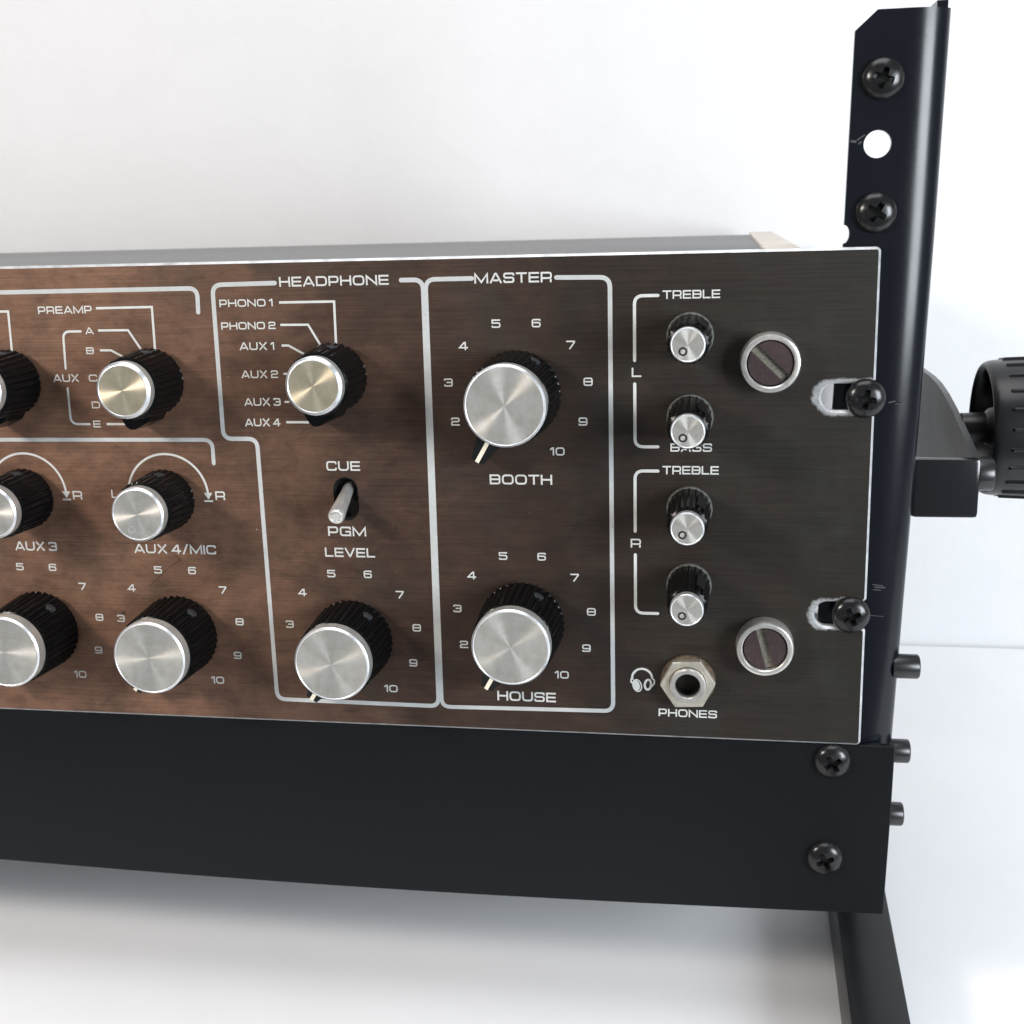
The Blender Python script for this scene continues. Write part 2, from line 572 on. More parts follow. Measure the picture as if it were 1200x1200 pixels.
def glyph(ch):
    t = TT
    G = {}
    def wide(W_): return W_
    if ch == 'A':
        w = 1.25
        return w, [([(t * .6, 0), (w / 2 - .06, 1 - t), (w / 2 + .06, 1 - t), (w - t * .6, 0)], 0, 0), ([(.36, .27), (w - .36, .27)], 0, 0)]
    if ch == 'B':
        w = 1.15
        return w, [([(t, t), (w - t, t), (w - t, 1 - t), (t, 1 - t)], [0, .22, .22, 0], 1), ([(2 * t, .51), (w - 2 * t, .51)], 0, 0)]
    if ch == 'C':
        w = 1.15
        return w, [([(w - t, .33), (w - t, t), (t, t), (t, 1 - t), (w - t, 1 - t), (w - t, .67)], .24, 0)]
    if ch == 'D':
        w = 1.2
        return w, [([(t, t), (w - t, t), (w - t, 1 - t), (t, 1 - t)], [0, .32, .32, 0], 1)]
    if ch == 'E':
        w = 1.08
        return w, [([(w, t), (t, t), (t, 1 - t), (w, 1 - t)], 0, 0), ([(2 * t, .5), (w - .04, .5)], 0, 0)]
    if ch == 'G':
        w = 1.2
        return w, [([(w - t, .70), (w - t, 1 - t), (t, 1 - t), (t, t), (w - t, t), (w - t, .47), (w * .5, .47)], [0, .24, .24, .24, 0, 0, 0], 0)]
    if ch == 'H':
        w = 1.2
        return w, [([(t, 0), (t, 1)], 0, 0), ([(w - t, 0), (w - t, 1)], 0, 0), ([(2 * t, .5), (w - 2 * t, .5)], 0, 0)]
    if ch == 'I':
        return 2 * t, [([(t, 0), (t, 1)], 0, 0)]
    if ch == 'L':
        w = 1.0
        return w, [([(t, 1), (t, t), (w, t)], 0, 0)]
    if ch == 'M':
        w = 1.45
        return w, [([(t, 0), (t, 1 - t), (w / 2 , t * 1.3), (w - t, 1 - t), (w - t, 0)], 0, 0)]
    if ch == 'N':
        w = 1.2
        return w, [([(t, 0), (t, 1 - t), (w - t, t), (w - t, 1)], 0, 0)]
    if ch in 'O':
        w = 1.25
        return w, [([(t, t), (w - t, t), (w - t, 1 - t), (t, 1 - t)], .32, 1)]
    if ch == '0':
        w = 1.12
        return w, [([(t, t), (w - t, t), (w - t, 1 - t), (t, 1 - t)], .28, 1)]
    if ch == 'P':
        w = 1.1
        return w, [([(t, 0), (t, 1 - t), (w - t, 1 - t), (w - t, .38), (2 * t, .38)], [0, 0, .22, .22, 0], 0)]
    if ch == 'R':
        w = 1.15
        return w, [([(t, 0), (t, 1 - t), (w - t, 1 - t), (w - t, .40), (2 * t, .40)], [0, 0, .22, .18, 0], 0), ([(w - t - .03, 0), (w - t - .03, .40 - t)], 0, 0)]
    if ch == 'S':
        w = 1.15
        return w, [([(w - t, .70), (w - t, 1 - t), (t, 1 - t), (t, .51), (w - t, .51), (w - t, t), (t, t), (t, .30)], .20, 0)]
    if ch == 'T':
        w = 1.15
        return w, [([(0, 1 - t), (w, 1 - t)], 0, 0), ([(w / 2, 0), (w / 2, 1 - 2 * t)], 0, 0)]
    if ch == 'U':
        w = 1.2
        return w, [([(t, 1), (t, t), (w - t, t), (w - t, 1)], .30, 0)]
    if ch == 'V':
        w = 1.2
        return w, [([(t * .6, 1), (w / 2 - .03, t), (w / 2 + .03, t), (w - t * .6, 1)], 0, 0)]
    if ch == 'X':
        w = 1.2
        a = .12
        return w, [([(t, 0), (w - t, 1)], 0, 0), ([(t, 1), (w / 2 - a, .5 + a / (w - 2 * t))], 0, 0), ([(w / 2 + a, .5 - a / (w - 2 * t)), (w - t, 0)], 0, 0)]
    if ch == '/':
        return .75, [([(t, -.05), (.75 - t, 1.08)], 0, 0)]
    if ch == '1':
        return .48, [([(0.0, .70), (.25, 1 - t), (.48 - t, 1 - t), (.48 - t, 0)], 0, 0)]
    if ch == '2':
        w = 1.08
        return w, [([(t, .68), (t, 1 - t), (w - t, 1 - t), (w - t, .50), (t, .50), (t, t), (w, t)], [0, .2, .2, .2, .2, 0, 0], 0)]
    if ch == '3':
        w = 1.08
        return w, [([(t, .74), (t, 1 - t), (w - t, 1 - t), (w - t, t), (t, t), (t, .26)], [0, .2, .2, .2, .2, 0], 0), ([(.32, .51), (w - 2 * t, .51)], 0, 0)]
    if ch == '4':
        w = 1.12
        xs = w - .32
        return w, [([(xs, 0), (xs, .30 - t)], 0, 0), ([(xs, .30 + t), (xs, 1 - t), (xs - .12, 1 - t), (t, .30), (w, .30)], 0, 0)]
    if ch == '5':
        w = 1.08
        return w, [([(w - .03, 1 - t), (t, 1 - t), (t, .57), (w - t, .57), (w - t, t), (t, t), (t, .26)], [0, 0, 0, .2, .2, .2, 0], 0)]
    if ch == '6':
        w = 1.08
        return w, [([(w - t, .76), (w - t, 1 - t), (t, 1 - t), (t, t), (w - t, t), (w - t, .56), (2 * t, .56)], [0, .2, .2, .2, .2, .2, 0], 0)]
    if ch == '7':
        w = 1.05
        return w, [([(0, 1 - t), (w - t, 1 - t), (w - t, .80), (w * .36, 0)], 0, 0)]
    if ch == '8':
        w = 1.12
        return w, [([(t, t), (w - t, t), (w - t, 1 - t), (t, 1 - t)], .22, 1), ([(2 * t, .51), (w - 2 * t, .51)], 0, 0)]
    if ch == '9':
        w = 1.08
        return w, [([(t, .24), (t, t), (w - t, t), (w - t, 1 - t), (t, 1 - t), (t, .44), (w - 2 * t, .44)], [0, .2, .2, .2, .2, .2, 0], 0)]
    return .4, []


def text_mesh(mb, s, x0, x1, zc, h, y):
    """x1 None: natural width centred on x0"""
    lay, x = [], 0.0
    for i, ch in enumerate(s):
        if ch == ' ':
            x += .36
            continue
        w, st = glyph(ch)
        lay.append((x, st))
        x += w + .17
    tot = x - .17
    if x1 is None:
        k = h
        x0 = x0 - tot * k / 2
    else:
        k = (x1 - x0) / tot
    for off, st in lay:
        for pts, r, closed in st:
            if r:
                rr = [a for a in r] if isinstance(r, list) else r
                pts = rounded(pts, rr, bool(closed), 4)
            q = [(x0 + (px + off) * k, zc + (pz - .5) * h) for px, pz in pts]
            ribbon(mb, q, 2 * TT * h * 0.98, y, bool(closed))


def plate_mesh(outline, holes, thick, bevel, map_fn, y0=0.0):
    """plate with holes in the x-z plane; returns (verts, faces, front, bevelled flags)"""
    cu = bpy.data.curves.new("plate_curve", 'CURVE')
    cu.dimensions = '2D'
    cu.fill_mode = 'BOTH'
    for loop in [outline] + holes:
        sp = cu.splines.new('POLY')
        sp.points.add(len(loop) - 1)
        for i, p in enumerate(loop):
            sp.points[i].co = (p[0], p[1], 0, 1)
        sp.use_cyclic_u = True
    cu.extrude = thick / 2 - bevel
    cu.bevel_depth = bevel
    cu.bevel_resolution = 0
    cu.offset = -bevel
    ob = bpy.data.objects.new("plate_tmp", cu)
    COL.objects.link(ob)
    dg = bpy.context.evaluated_depsgraph_get()
    me = bpy.data.meshes.new_from_object(ob.evaluated_get(dg))
    vs = [map_fn(v.co.x, y0 + thick / 2 - v.co.z, v.co.y) for v in me.vertices]
    fs = [tuple(p.vertices) for p in me.polygons]
    flat = [abs(p.normal.z) > 0.97 for p in me.polygons]
    bpy.data.objects.remove(ob)
    bpy.data.curves.remove(cu)
    bpy.data.meshes.remove(me)
    return vs, fs, flat


def circle(cx, cz, r, n=32):
    return [(cx + r * math.cos(2 * math.pi * i / n), cz + r * math.sin(2 * math.pi * i / n)) for i in range(n)]


# ------------------------------------------------------------------ setting
mb = MB()
mb.add([(-900, -190, 0), (900, -190, 0), (900, 269, 0), (-900, 269, 0), (-900, -190, -30), (900, -190, -30), (900, 269, -30), (-900, 269, -30)],
       [(0, 1, 2, 3), (7, 6, 5, 4), (0, 4, 5, 1), (1, 5, 6, 2), (2, 6, 7, 3), (3, 7, 4, 0)])
t = mb.build("table_top", M['table'])
tag(t, "white table top under the black rack stand", kind='structure')
mb = MB()
mb.box(-2500, 2500, 270.5, 310, -30, 2400)
w_ = mb.build("wall", M['wall'])
tag(w_, "plain white lightly textured wall behind the rack", kind='structure')

# ------------------------------------------------------------------ the mixer
mixer = root("rack_mixer", PX0, "brown bronze-faced rack mixer with silver-capped knobs, screwed to the black stand", "audio mixer")

PW, PH, TH = 482.6, 132.4, 3.0


def slot_pts(zc, half=3.45, xl=-13.3):
    """open slot cut in from the right edge, going down the edge"""
    pts = [(0.0, zc + half + 0.9), (-0.9, zc + half)]
    cx = xl + half
    for i in range(13):
        a = math.pi / 2 + math.pi * i / 12
        pts.append((cx + half * math.cos(a), zc + half * math.sin(a)))
    pts += [(-0.9, zc - half), (0.0, zc - half - 0.9)]
    return pts


def corner(cx, cz, r, a0, n=4):
    return [(cx + r * math.cos(math.radians(a0 - 90 * i / n)), cz + r * math.sin(math.radians(a0 - 90 * i / n))) for i in range(n + 1)]


outline = corner(-1.2, PH - 1.2, 1.2, 90) + slot_pts(95.2) + slot_pts(37.2) + corner(-1.2, 1.2, 1.2, 0)
mir = [(-PW - x, z) for x, z in outline][::-1]
outline = outline + mir
tog = []
for i in range(9):
    a = math.pi * i / 8
    tog.append((-140.5 + 2.95 * math.cos(a), 69.9 + 2.95 * math.sin(a)))
for i in range(9):
    a = math.pi + math.pi * i / 8
    tog.append((-140.5 + 2.95 * math.cos(a), 64.6 + 2.95 * math.sin(a)))
vs, fs, flat = plate_mesh(outline, [tog], TH, 0.6, lambda x, y, z: (x, y, z))
mb = MB()
mb.v, mb.f = vs, fs
mb.mi = [0 if fl else (2 if all(-145 < vs[i][0] < -136 and 58 < vs[i][2] < 76 for i in f) else 1) for f, fl in zip(fs, flat)]
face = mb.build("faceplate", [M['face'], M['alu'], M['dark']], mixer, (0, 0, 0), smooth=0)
YP = -0.025   # print sits on the face

TEXTS = [('PREAMP', -226.25, -210.17, 120.28, 2.06), ('A', -212.76, -210.34, 114.43, 1.9), ('B', -213.16, -210.85, 108.93, 1.9), ('C', -213.29, -210.72, 101.29, 1.97), ('D', -213.28, -210.72, 93.7, 1.97), ('E', -213.45, -211.2, 88.25, 1.95), ('AUX', -224.03, -216.26, 101.32, 2.17), ('HEADPHONE', -155.43, -125.19, 126.76, 2.6), ('PHONO 1', -172.82, -157.69, 121.34, 1.98), ('PHONO 2', -172.81, -157.32, 115.25, 1.98), ('AUX 1', -168.02, -158.16, 109.7, 2.08), ('AUX 2', -168.13, -157.64, 102.03, 2.1), ('AUX 3', -167.91, -157.49, 94.41, 2.13), ('AUX 4', -168.2, -158.0, 88.72, 2.15), ('CUE', -145.61, -136.01, 76.57, 2.69), ('PGM', -146.35, -135.35, 57.95, 2.74), ('LEVEL', -147.63, -133.14, 51.83, 2.68), ('MASTER', -102.18, -81.81, 126.67, 2.65), ('BOOTH', -99.86, -82.83, 73.13, 2.75), ('HOUSE', -99.69, -83.05, 10.64, 2.85), ('TREBLE', -53.45, -38.95, 121.65, 2.15), ('L', -61.4, -58.9, 101.86, 2.44), ('BASS', -51.34, -40.6, 82.06, 2.2), ('TREBLE', -53.41, -38.78, 76.0, 2.25), ('R', -61.91, -59.13, 55.91, 2.45), ('PHONES', -54.4, -38.47, 7.45, 2.27), ('AUX 3', -242.33, -229.15, 52.04, 2.7), ('AUX 4/MIC', -204.96, -180.04, 51.9, 2.7), ('R', -222.23, -219.3, 67.5, 2.5), ('R', -178.81, -175.88, 67.8, 2.5), ('L', -210.25, -207.9, 68.0, 2.45)]
for s, x0, x1, zc, h in TEXTS:
    mb = MB()
    text_mesh(mb, s, x0, x1, zc, h, YP)
    mb.build("lettering", M['print'], face, ((x0 + x1) / 2, YP, zc), smooth=0)

LEVEL_KNOBS = [(-91.5, 96.77, 18.9, range(2, 11)), (-91.5, 33.46, 18.95, range(2, 11)), (-140.9, 27.43, 18.9, range(3, 11)),
               (-193.1, 27.79, 18.55, range(3, 11)), (-236.5, 27.95, 18.45, range(2, 11))]
for cx, cz, r, rng in LEVEL_KNOBS:
    for k in rng:
        a = math.radians((k - 5.5) * 32.7)
        x, z = cx + r * math.sin(a), cz + r * math.cos(a)
        mb = MB()
        text_mesh(mb, str(k), x, None, z, 2.2, YP)
        mb.build("numeral", M['print'], face, (x, YP, z), smooth=0)

FRAMES = [([(-330, 125.2), (-178.8, 125.5), (-179.1, 119.05)], 1.3), ([(-330, 83.5), (-178.3, 83.8), (-178.42, 77.09)], 1.2),
          ([(-156.68, 126.5), (-174.4, 126.3), (-174.9, 84.1), (-165.15, 84.1), (-165.12, 7.0), (-116.85, 6.7), (-115.95, 126.6), (-121.83, 126.6)], 1.3),
          ([(-102.82, 126.68), (-115.25, 126.66), (-115.95, 6.6), (-67.0, 7.3), (-66.85, 126.3), (-80.64, 126.5)], 1.25)]
for k, (pts, w) in enumerate(FRAMES):
    mb = MB()
    ribbon(mb, rounded(pts, 2.6, False, 6), w * 0.93, YP - 0.006 * k, cap=True)
    mb.build("frame_line", M['printbox'], face, (pts[1][0], YP, pts[1][1]), smooth=0)
BRACKETS = [([(-54.62, 121.5), (-60.6, 121.5), (-60.62, 104.94)], 0.82, 2.2), ([(-60.62, 98.83), (-60.6, 82.22), (-54.62, 82.22)], 0.82, 2.2),
            ([(-54.61, 75.73), (-60.64, 75.73), (-60.66, 59.22)], 0.82, 2.2), ([(-60.66, 52.69), (-60.67, 36.2), (-54.68, 36.2)], 0.82, 2.2),
            ([(-214.18, 114.32), (-219.5, 114.32), (-219.93, 103.99)], 0.63, 2.0), ([(-220.02, 98.45), (-220.2, 88.22), (-214.57, 88.22)], 0.63, 2.2)]
for pts, w, r in BRACKETS:
    mb = MB()
    ribbon(mb, rounded(pts, r, False, 6), w, YP, cap=True)
    mb.build("bracket_line", M['print'], face, (pts[1][0], YP, pts[1][1]), smooth=0)
LEADERS = [([(-208.87, 120.6), (-192.4, 120.7), (-192.68, 108.74)], 0.65), ([(-208.93, 114.5), (-200.07, 114.48), (-196.85, 109.26)], 0.6), ([(-209.06, 109.0), (-205.75, 108.98), (-202.15, 107.06)], 0.6),
           ([(-209.38, 88.24), (-200.5, 88.24)], 0.65), ([(-255.66, 120.14), (-235.35, 120.11), (-235.71, 108.2)], 0.65),
           ([(-155.87, 121.33), (-140.5, 121.35), (-140.69, 109.16)], 0.65), ([(-155.97, 115.35), (-148.16, 115.3), (-144.86, 109.43)], 0.6),
           ([(-156.03, 109.8), (-154.09, 109.78), (-148.99, 106.94)], 0.6), ([(-156.12, 102.12), (-153.6, 102.12)], 0.55), ([(-156.34, 94.39), (-155.0, 94.39)], 0.55), ([(-156.27, 88.78), (-149.05, 88.76)], 0.65)]
for pts, w in LEADERS:
    mb = MB()
    ribbon(mb, pts, w, YP)
    mb.build("leader_line", M['print'], face, (pts[0][0], YP, pts[0][1]), smooth=0)
# pan arcs with an arrow at each end
for cx in (-192.9, -236.2):
    cz, r = 67.7, 12.0
    mb = MB()
    pts = [(cx + r * math.cos(math.radians(a)), cz + r * math.sin(math.radians(a))) for a in [4 + 172 * i / 40 for i in range(41)]]
    ribbon(mb, pts, 0.62, YP)
    for sx in (1, -1):
        ax = cx + sx * r
        mb.add([(ax - 1.25, YP, cz + .9), (ax + 1.25, YP, cz + .9), (ax, YP, cz - 1.1)], [(0, 1, 2)])
        ribbon(mb, [(ax - 1.3, cz - 1.5), (ax + 1.3, cz - 1.5)], 0.5, YP)
    mb.build("pan_arc", M['print'], face, (cx, YP, cz), smooth=0)
# headphones pictogram
mb = MB()


def ellipse(cx, cz, rx, rz, rot, n=22):
    c, s = math.cos(rot), math.sin(rot)
    return [(cx + rx * math.cos(a) * c - rz * math.sin(a) * s, cz + rx * math.cos(a) * s + rz * math.sin(a) * c) for a in [2 * math.pi * i / n for i in range(n)]]


arc = [(-58.95 + 2.75 * math.cos(math.radians(a)), 17.35 + 2.75 * math.sin(math.radians(a))) for a in range(0, 196, 12)]
ribbon(mb, arc, 0.62, YP)
ribbon(mb, ellipse(-60.3, 15.15, 1.15, 1.75, 0.25), 0.35, YP - 0.03, closed=True)
e = ellipse(-60.45, 15.2, .85, 1.5, 0.25)
mb.add([(p[0], YP - 0.05, p[1]) for p in e], [tuple(range(len(e)))])
ribbon(mb, [(-61.9, 17.2), (-62.0, 16.2), (-61.2, 15.4)], 0.45, YP - 0.02)
ribbon(mb, ellipse(-57.35, 15.5, .85, 1.45, -0.1), 0.62, YP - 0.03, closed=True)
ribbon(mb, [(-56.2, 17.4), (-55.6, 16.9), (-55.6, 16.0), (-56.3, 14.9)], 0.42, YP - 0.04)
mb.build("headphones_symbol", M['print'], face, (-58.9, YP, 16.8), smooth=0)
# scratch below AUX 4/MIC
mb = MB()
ribbon(mb, [(-193.2, 50.6), (-191.0, 48.7), (-194.5, 46.6), (-198.5, 43.2), (-201.5, 40.6)], 0.14, YP + 0.02)
mb.build("scratch", M['scratch'], face, (-195, YP, 46), smooth=0)

# case behind the plate
mb = MB()
mb.box(-455.0, -27.3, TH + 4, 222, 3.0, 130.9, 0.5)
lid = mb.build("case", M['lid'], mixer, (-241, 60, 3))
for xa in (-27.2, -465.2):
    mb = MB()
    mb.box(xa, xa + 9.6, TH + .1, 236, 2.5, 131.7, 0.4)
    mb.build("side_board", M['wood'], mixer, (xa + 4.8, 60, 2.5))

# toggle switch
mb = MB()
mb.box(-148, -133, TH + .3, TH + 3, 57, 78)
sw = mb.build("toggle_switch", M['dark'], mixer, (-140.5, TH, 68))
mb = MB()
p0, p1 = Vector((-140.45, 4.5, 70.3)), Vector((-139.9, -12.2, 64.9))
ax = (p1 - p0)
Ln = ax.length
prof = [(0, 0), (1.55, 0), (1.6, 4), (1.9, 10), (2.25, Ln - 1.2), (2.2, Ln - .5), (1.9, Ln - .12), (1.3, Ln), (1.25, Ln - .25), (0, Ln - .25)]
l = MB().lathe(prof, 40, 'Z')
q = ax.to_track_quat('Z', 'Y')
mb.add([p0 + q @ Vector(v) for v in l.v], l.f)
mb.build("lever", M['lever'], sw, p0)


# knobs -----------------------------------------------------------------
def fluted(mb, r0, r1, y0, y1, ribs, amp, skirt=None):
    n = ribs * 6

    def rf(r, a, t):
        u = (t * ribs / (2 * math.pi)) % 1.0
        k = abs(u - .5) * 2
        k = min(1.0, max(0.0, (k - .25) / .5))
        return r - amp * (1 - k) if y1 + .35 < a < y0 - .35 else r - amp * .55
    mb.lathe([(r0 * .8, y0 + .0), (r0 - .1, y0), (r0, y0 - .3), (r0, y0 - .45), (r1, y1 + .45), (r1 - .1, y1 + .3), (r1 - .6, y1), (0, y1)], n, 'Y', rfun=rf)


def knob(name, cx, cz, h, rb0, rb1, rc, ribs, amp, cap_h, disc_mat, rim, kind, body_y0=-1.2):
    o = (cx, 0, cz)
    mb = MB()
    fluted(mb, rb0, rb1, body_y0, -(h - cap_h), ribs, amp)
    mb.lathe([(2.9, 0), (2.9, body_y0 - .5)], 24, 'Y')
    mb.v = [(v[0] + cx, v[1], v[2] + cz) for v in mb.v]
    k = mb.build(name, M['knob'], mixer, o, smooth=28)
    # cap: side, rim
    mb = MB()
    yb = -(h - cap_h) + .02
    mb.lathe([(0, yb), (rc - .25, yb), (rc, yb - .25), (rc, -h + rim * .95)], 72, 'Y', (cx, 0, cz), 0)
    mb.lathe([(rc, -h + rim * .95), (rc - rim + .12, -h + .04), (rc - rim, -h), (rc - rim - .15, -h + .12)], 72, 'Y', (cx, 0, cz), 1)
    cap = mb.build("cap", [M['capside'], M['caprim']], k, (cx, -h, cz), smooth=25)
    mb = MB()
    mb.lathe([(rc - rim - .15, -h + .12), ((rc - rim) * .5, -h + .12), (0, -h + .12)], 72, 'Y', (cx, 0, cz))
    d = mb.build("cap_disc", disc_mat, k, (cx, -h, cz), smooth=0)
    if kind == 'level':
        a = math.radians(211)
        ux, uz = math.sin(a), math.cos(a)
        vx, vz = uz, -ux
        def P(r, s, y): return (cx + ux * r + vx * s, y, cz + uz * r + vz * s)
        mb = MB()
        loop = [(rb0 - 2.4, 4.4), (14.6, 3.0), (19.7, 1.7), (19.7, -1.7), (14.6, -3.0), (rb0 - 2.4, -4.4)]
        def ytop(r): return -9.6 + (r - 10) * .22
        y0 = -.9
        n = len(loop)
        vs = [P(r, s, y0) for r, s in loop] + [P(r, s, ytop(r)) for r, s in loop]
        mb.add(vs, [tuple(range(n)), tuple(range(2 * n - 1, n - 1, -1))] + [(i, (i + 1) % n, n + (i + 1) % n, n + i) for i in range(n)])
        mb.build("pointer_tab", M['tab'], k, P(14, 0, y0), smooth=0)
        y1 = ytop(15)
        mb = MB()
        vs = [P(r, s, ytop(r) + dy) for dy in (.1, -.22) for r, s in [(rb0 - .6, .55), (19.85, .55), (19.85, -.55), (rb0 - .6, -.55)]]
        mb.add(vs, [(0, 1, 2, 3), (7, 6, 5, 4), (0, 4, 5, 1), (1, 5, 6, 2), (2, 6, 7, 3), (3, 7, 4, 0)])
        mb.build("pointer_line", M['pointer'], k, P(15, 0, y1), smooth=0)
    if kind == 'selector':
        a = math.radians(197.5)
        ux, uz = math.sin(a), math.cos(a)
        vx, vz = uz, -ux
        def P(r, s, y): return (cx + ux * r + vx * s, y, cz + uz * r + vz * s)
        mb = MB()
        loop = [(5, 6.2), (9.4, 5.0), (12.6, 1.5), (13.1, 0), (12.6, -1.5), (9.4, -5.0), (5, -6.2)]
        n = len(loop)
        vs = [P(r, s, -1.0) for r, s in loop] + [P(r * .97, s * .9, -9.5) for r, s in loop]
        mb.add(vs, [tuple(range(n)), tuple(range(2 * n - 1, n - 1, -1))] + [(i, (i + 1) % n, n + (i + 1) % n, n + i) for i in range(n)])
        mb.build("pointer_tab", M['knob'], k, P(10, 0, -1), smooth=0)
    if kind in ('pan', 'tone'):
        a = math.radians(205 if kind == 'pan' else 217)
        rr = rc * (.60 if kind == 'pan' else .46)
        ro, ri = (1.02, .72) if kind == 'pan' else (1.08, .62)
        mx, mz = cx + math.sin(a) * rr, cz + math.cos(a) * rr
        mb = MB()
        ribbon(mb, circle(mx, mz, (ro + ri) / 2, 28), ro - ri, -h + .12 - .03, closed=True)
        mk = mb.build("dot_marker", M['capside'] if kind == 'pan' else M['ring'], k, (mx, -h, mz), smooth=0)
    # grub screw in the body
    if kind in ('level', 'pan', 'selector'):
        a = math.radians(32 if kind == 'level' else 10)
        yy = -(h - cap_h) * .42
        rr = rb0 + (rb1 - rb0) * .4
        g = MB().lathe([(0, 0.0), (1.35, 0.0), (1.5, -.1), (1.5, -1)], 20, 'Z')
        mb = MB()
        for_v = []
        for u, w, a_ in g.v:
            # local z -> radial
            px = math.sin(a) * (rr + .05 + a_) + math.cos(a) * u
            pz = math.cos(a) * (rr + .05 + a_) - math.sin(a) * u
            for_v.append((cx + px, yy + w, cz + pz))
        mb.add(for_v, g.f)
        mb.build("set_screw", M['setscrew'], k, (cx + math.sin(a) * rr, yy, cz + math.cos(a) * rr))
    if kind == 'tone':
        mb = MB()
        mb.lathe([(rb0 + .15, -.1), (rb0 + .3, -.9), (rb0 + .1, -1.5), (rb0 - .6, -1.6)], 48, 'Y', (cx, 0, cz))
        mb.build("collar", M['collar'], k, (cx, 0, cz))
        a = math.radians(38)
        mb = MB()
        def P(r, s, y): return (cx + math.sin(a) * r + math.cos(a) * s, y, cz + math.cos(a) * r - math.sin(a) * s)
        vs = [P(rb0 - 1, -1.3, -8.5), P(rb0 - 1, 1.3, -8.5), P(rb1 - 1, 1.2, -15), P(rb1 - 1, -1.2, -15), P(rb0 + .35, -1.3, -8), P(rb0 + .35, 1.3, -8), P(rb1 + .2, 1.2, -15.6), P(rb1 + .2, -1.2, -15.6)]
        mb.add(vs, [(4, 5, 6, 7), (0, 4, 7, 3), (1, 2, 6, 5), (0, 1, 5, 4), (3, 7, 6, 2)])
        mb.build("index_rib", M['plastic'], k, P(rb0, 0, -10), smooth=0)
    return k


K = {}
k0 = knob("level_knob", -91.5, 96.4, 21.5, 11.9, 11.1, 10.45, 38, .7, 3.9, M['disc'], .55, 'level')
for cx, cz, turn in ((-91.8, 32.9, -2), (-140.7, 26.6, 4), (-193.0, 26.6, 8), (-236.3, 26.9, 8)):
    copy_part(k0, mixer, (cx, 0, cz), math.radians(turn))
s0 = knob("selector_knob", -193.7, 100.4, 19.4, 9.4, 8.5, 7.6, 30, .5, 3.4, M['brass'], .85, 'selector')
for cx, cz in ((-141.4, 101.3), (-236.4, 100.4)):
    copy_part(s0, mixer, (cx, 0, cz))
p0_ = knob("pan_knob", -193.2, 66.8, 19.4, 8.9, 8.3, 7.5, 30, .5, 3.4, M['disc'], .6, 'pan')
copy_part(p0_, mixer, (-236.3, 0, 66.8))
t0 = knob("tone_knob", -46.4, 111.2, 22.4, 5.75, 5.1, 4.22, 20, .38, 2.6, M['disc'], .28, 'tone')
for cz in (90.2, 65.8, 44.7):
    copy_part(t0, mixer, (-46.3, 0, cz))

# headphone jack ---------------------------------------------------------
jx, jz = -46.4, 17.3
mb = MB()
mb.lathe([(3.35, 2), (3.35, -4.6), (3.6, -4.95), (4.55, -4.95), (4.85, -4.6), (4.9, 0)], 48, 'Y', (jx, 0, jz))
jack = mb.build("headphone_jack", M['nickel2'], mixer, (jx, 0, jz))
mb = MB()
mb.lathe([(3.34, 1.9), (0, 1.9)], 32, 'Y', (jx, 0, jz))
mb.lathe([(3.33, 1.9), (3.33, -3.2)], 32, 'Y', (jx, 0, jz))
mb.build("socket", M['dark'], jack, (jx, 1.9, jz))
mb = MB()
bm = bmesh.new()
hexr = 7.25
pts = [(jx + hexr * math.cos(math.radians(60 * i + 3)), jz + hexr * math.sin(math.radians(60 * i + 3))) for i in range(6)]
ring_o = circle(jx, jz, 6.3, 48)
# hex side walls with chamfered corners: profile by radius function
def hexf(r, a, t):
    tt = (t - math.radians(3)) % (math.pi / 3) - math.pi / 6
    hx = math.cos(math.pi / 6) / math.cos(tt)
    return r * hx if r > 5.6 else r
mb.lathe([(4.95, -1.2), (7.4, -1.2), (7.5, -1.4), (7.5, -3.5), (7.3, -3.72), (5.3, -3.74), (5.0, -3.5)], 96, 'Y', (jx, 0, jz), rfun=hexf)
mb.build("hex_nut", M['nickel'], jack, (jx, -1.2, jz), smooth=25)
mb = MB()
mb.lathe([(4.9, -.05), (7.35, -.05), (7.45, -.5), (7.3, -1.15), (4.9, -1.18)], 48, 'Y', (jx, 0, jz))
mb.build("washer", M['rust'], jack, (jx, 0, jz))


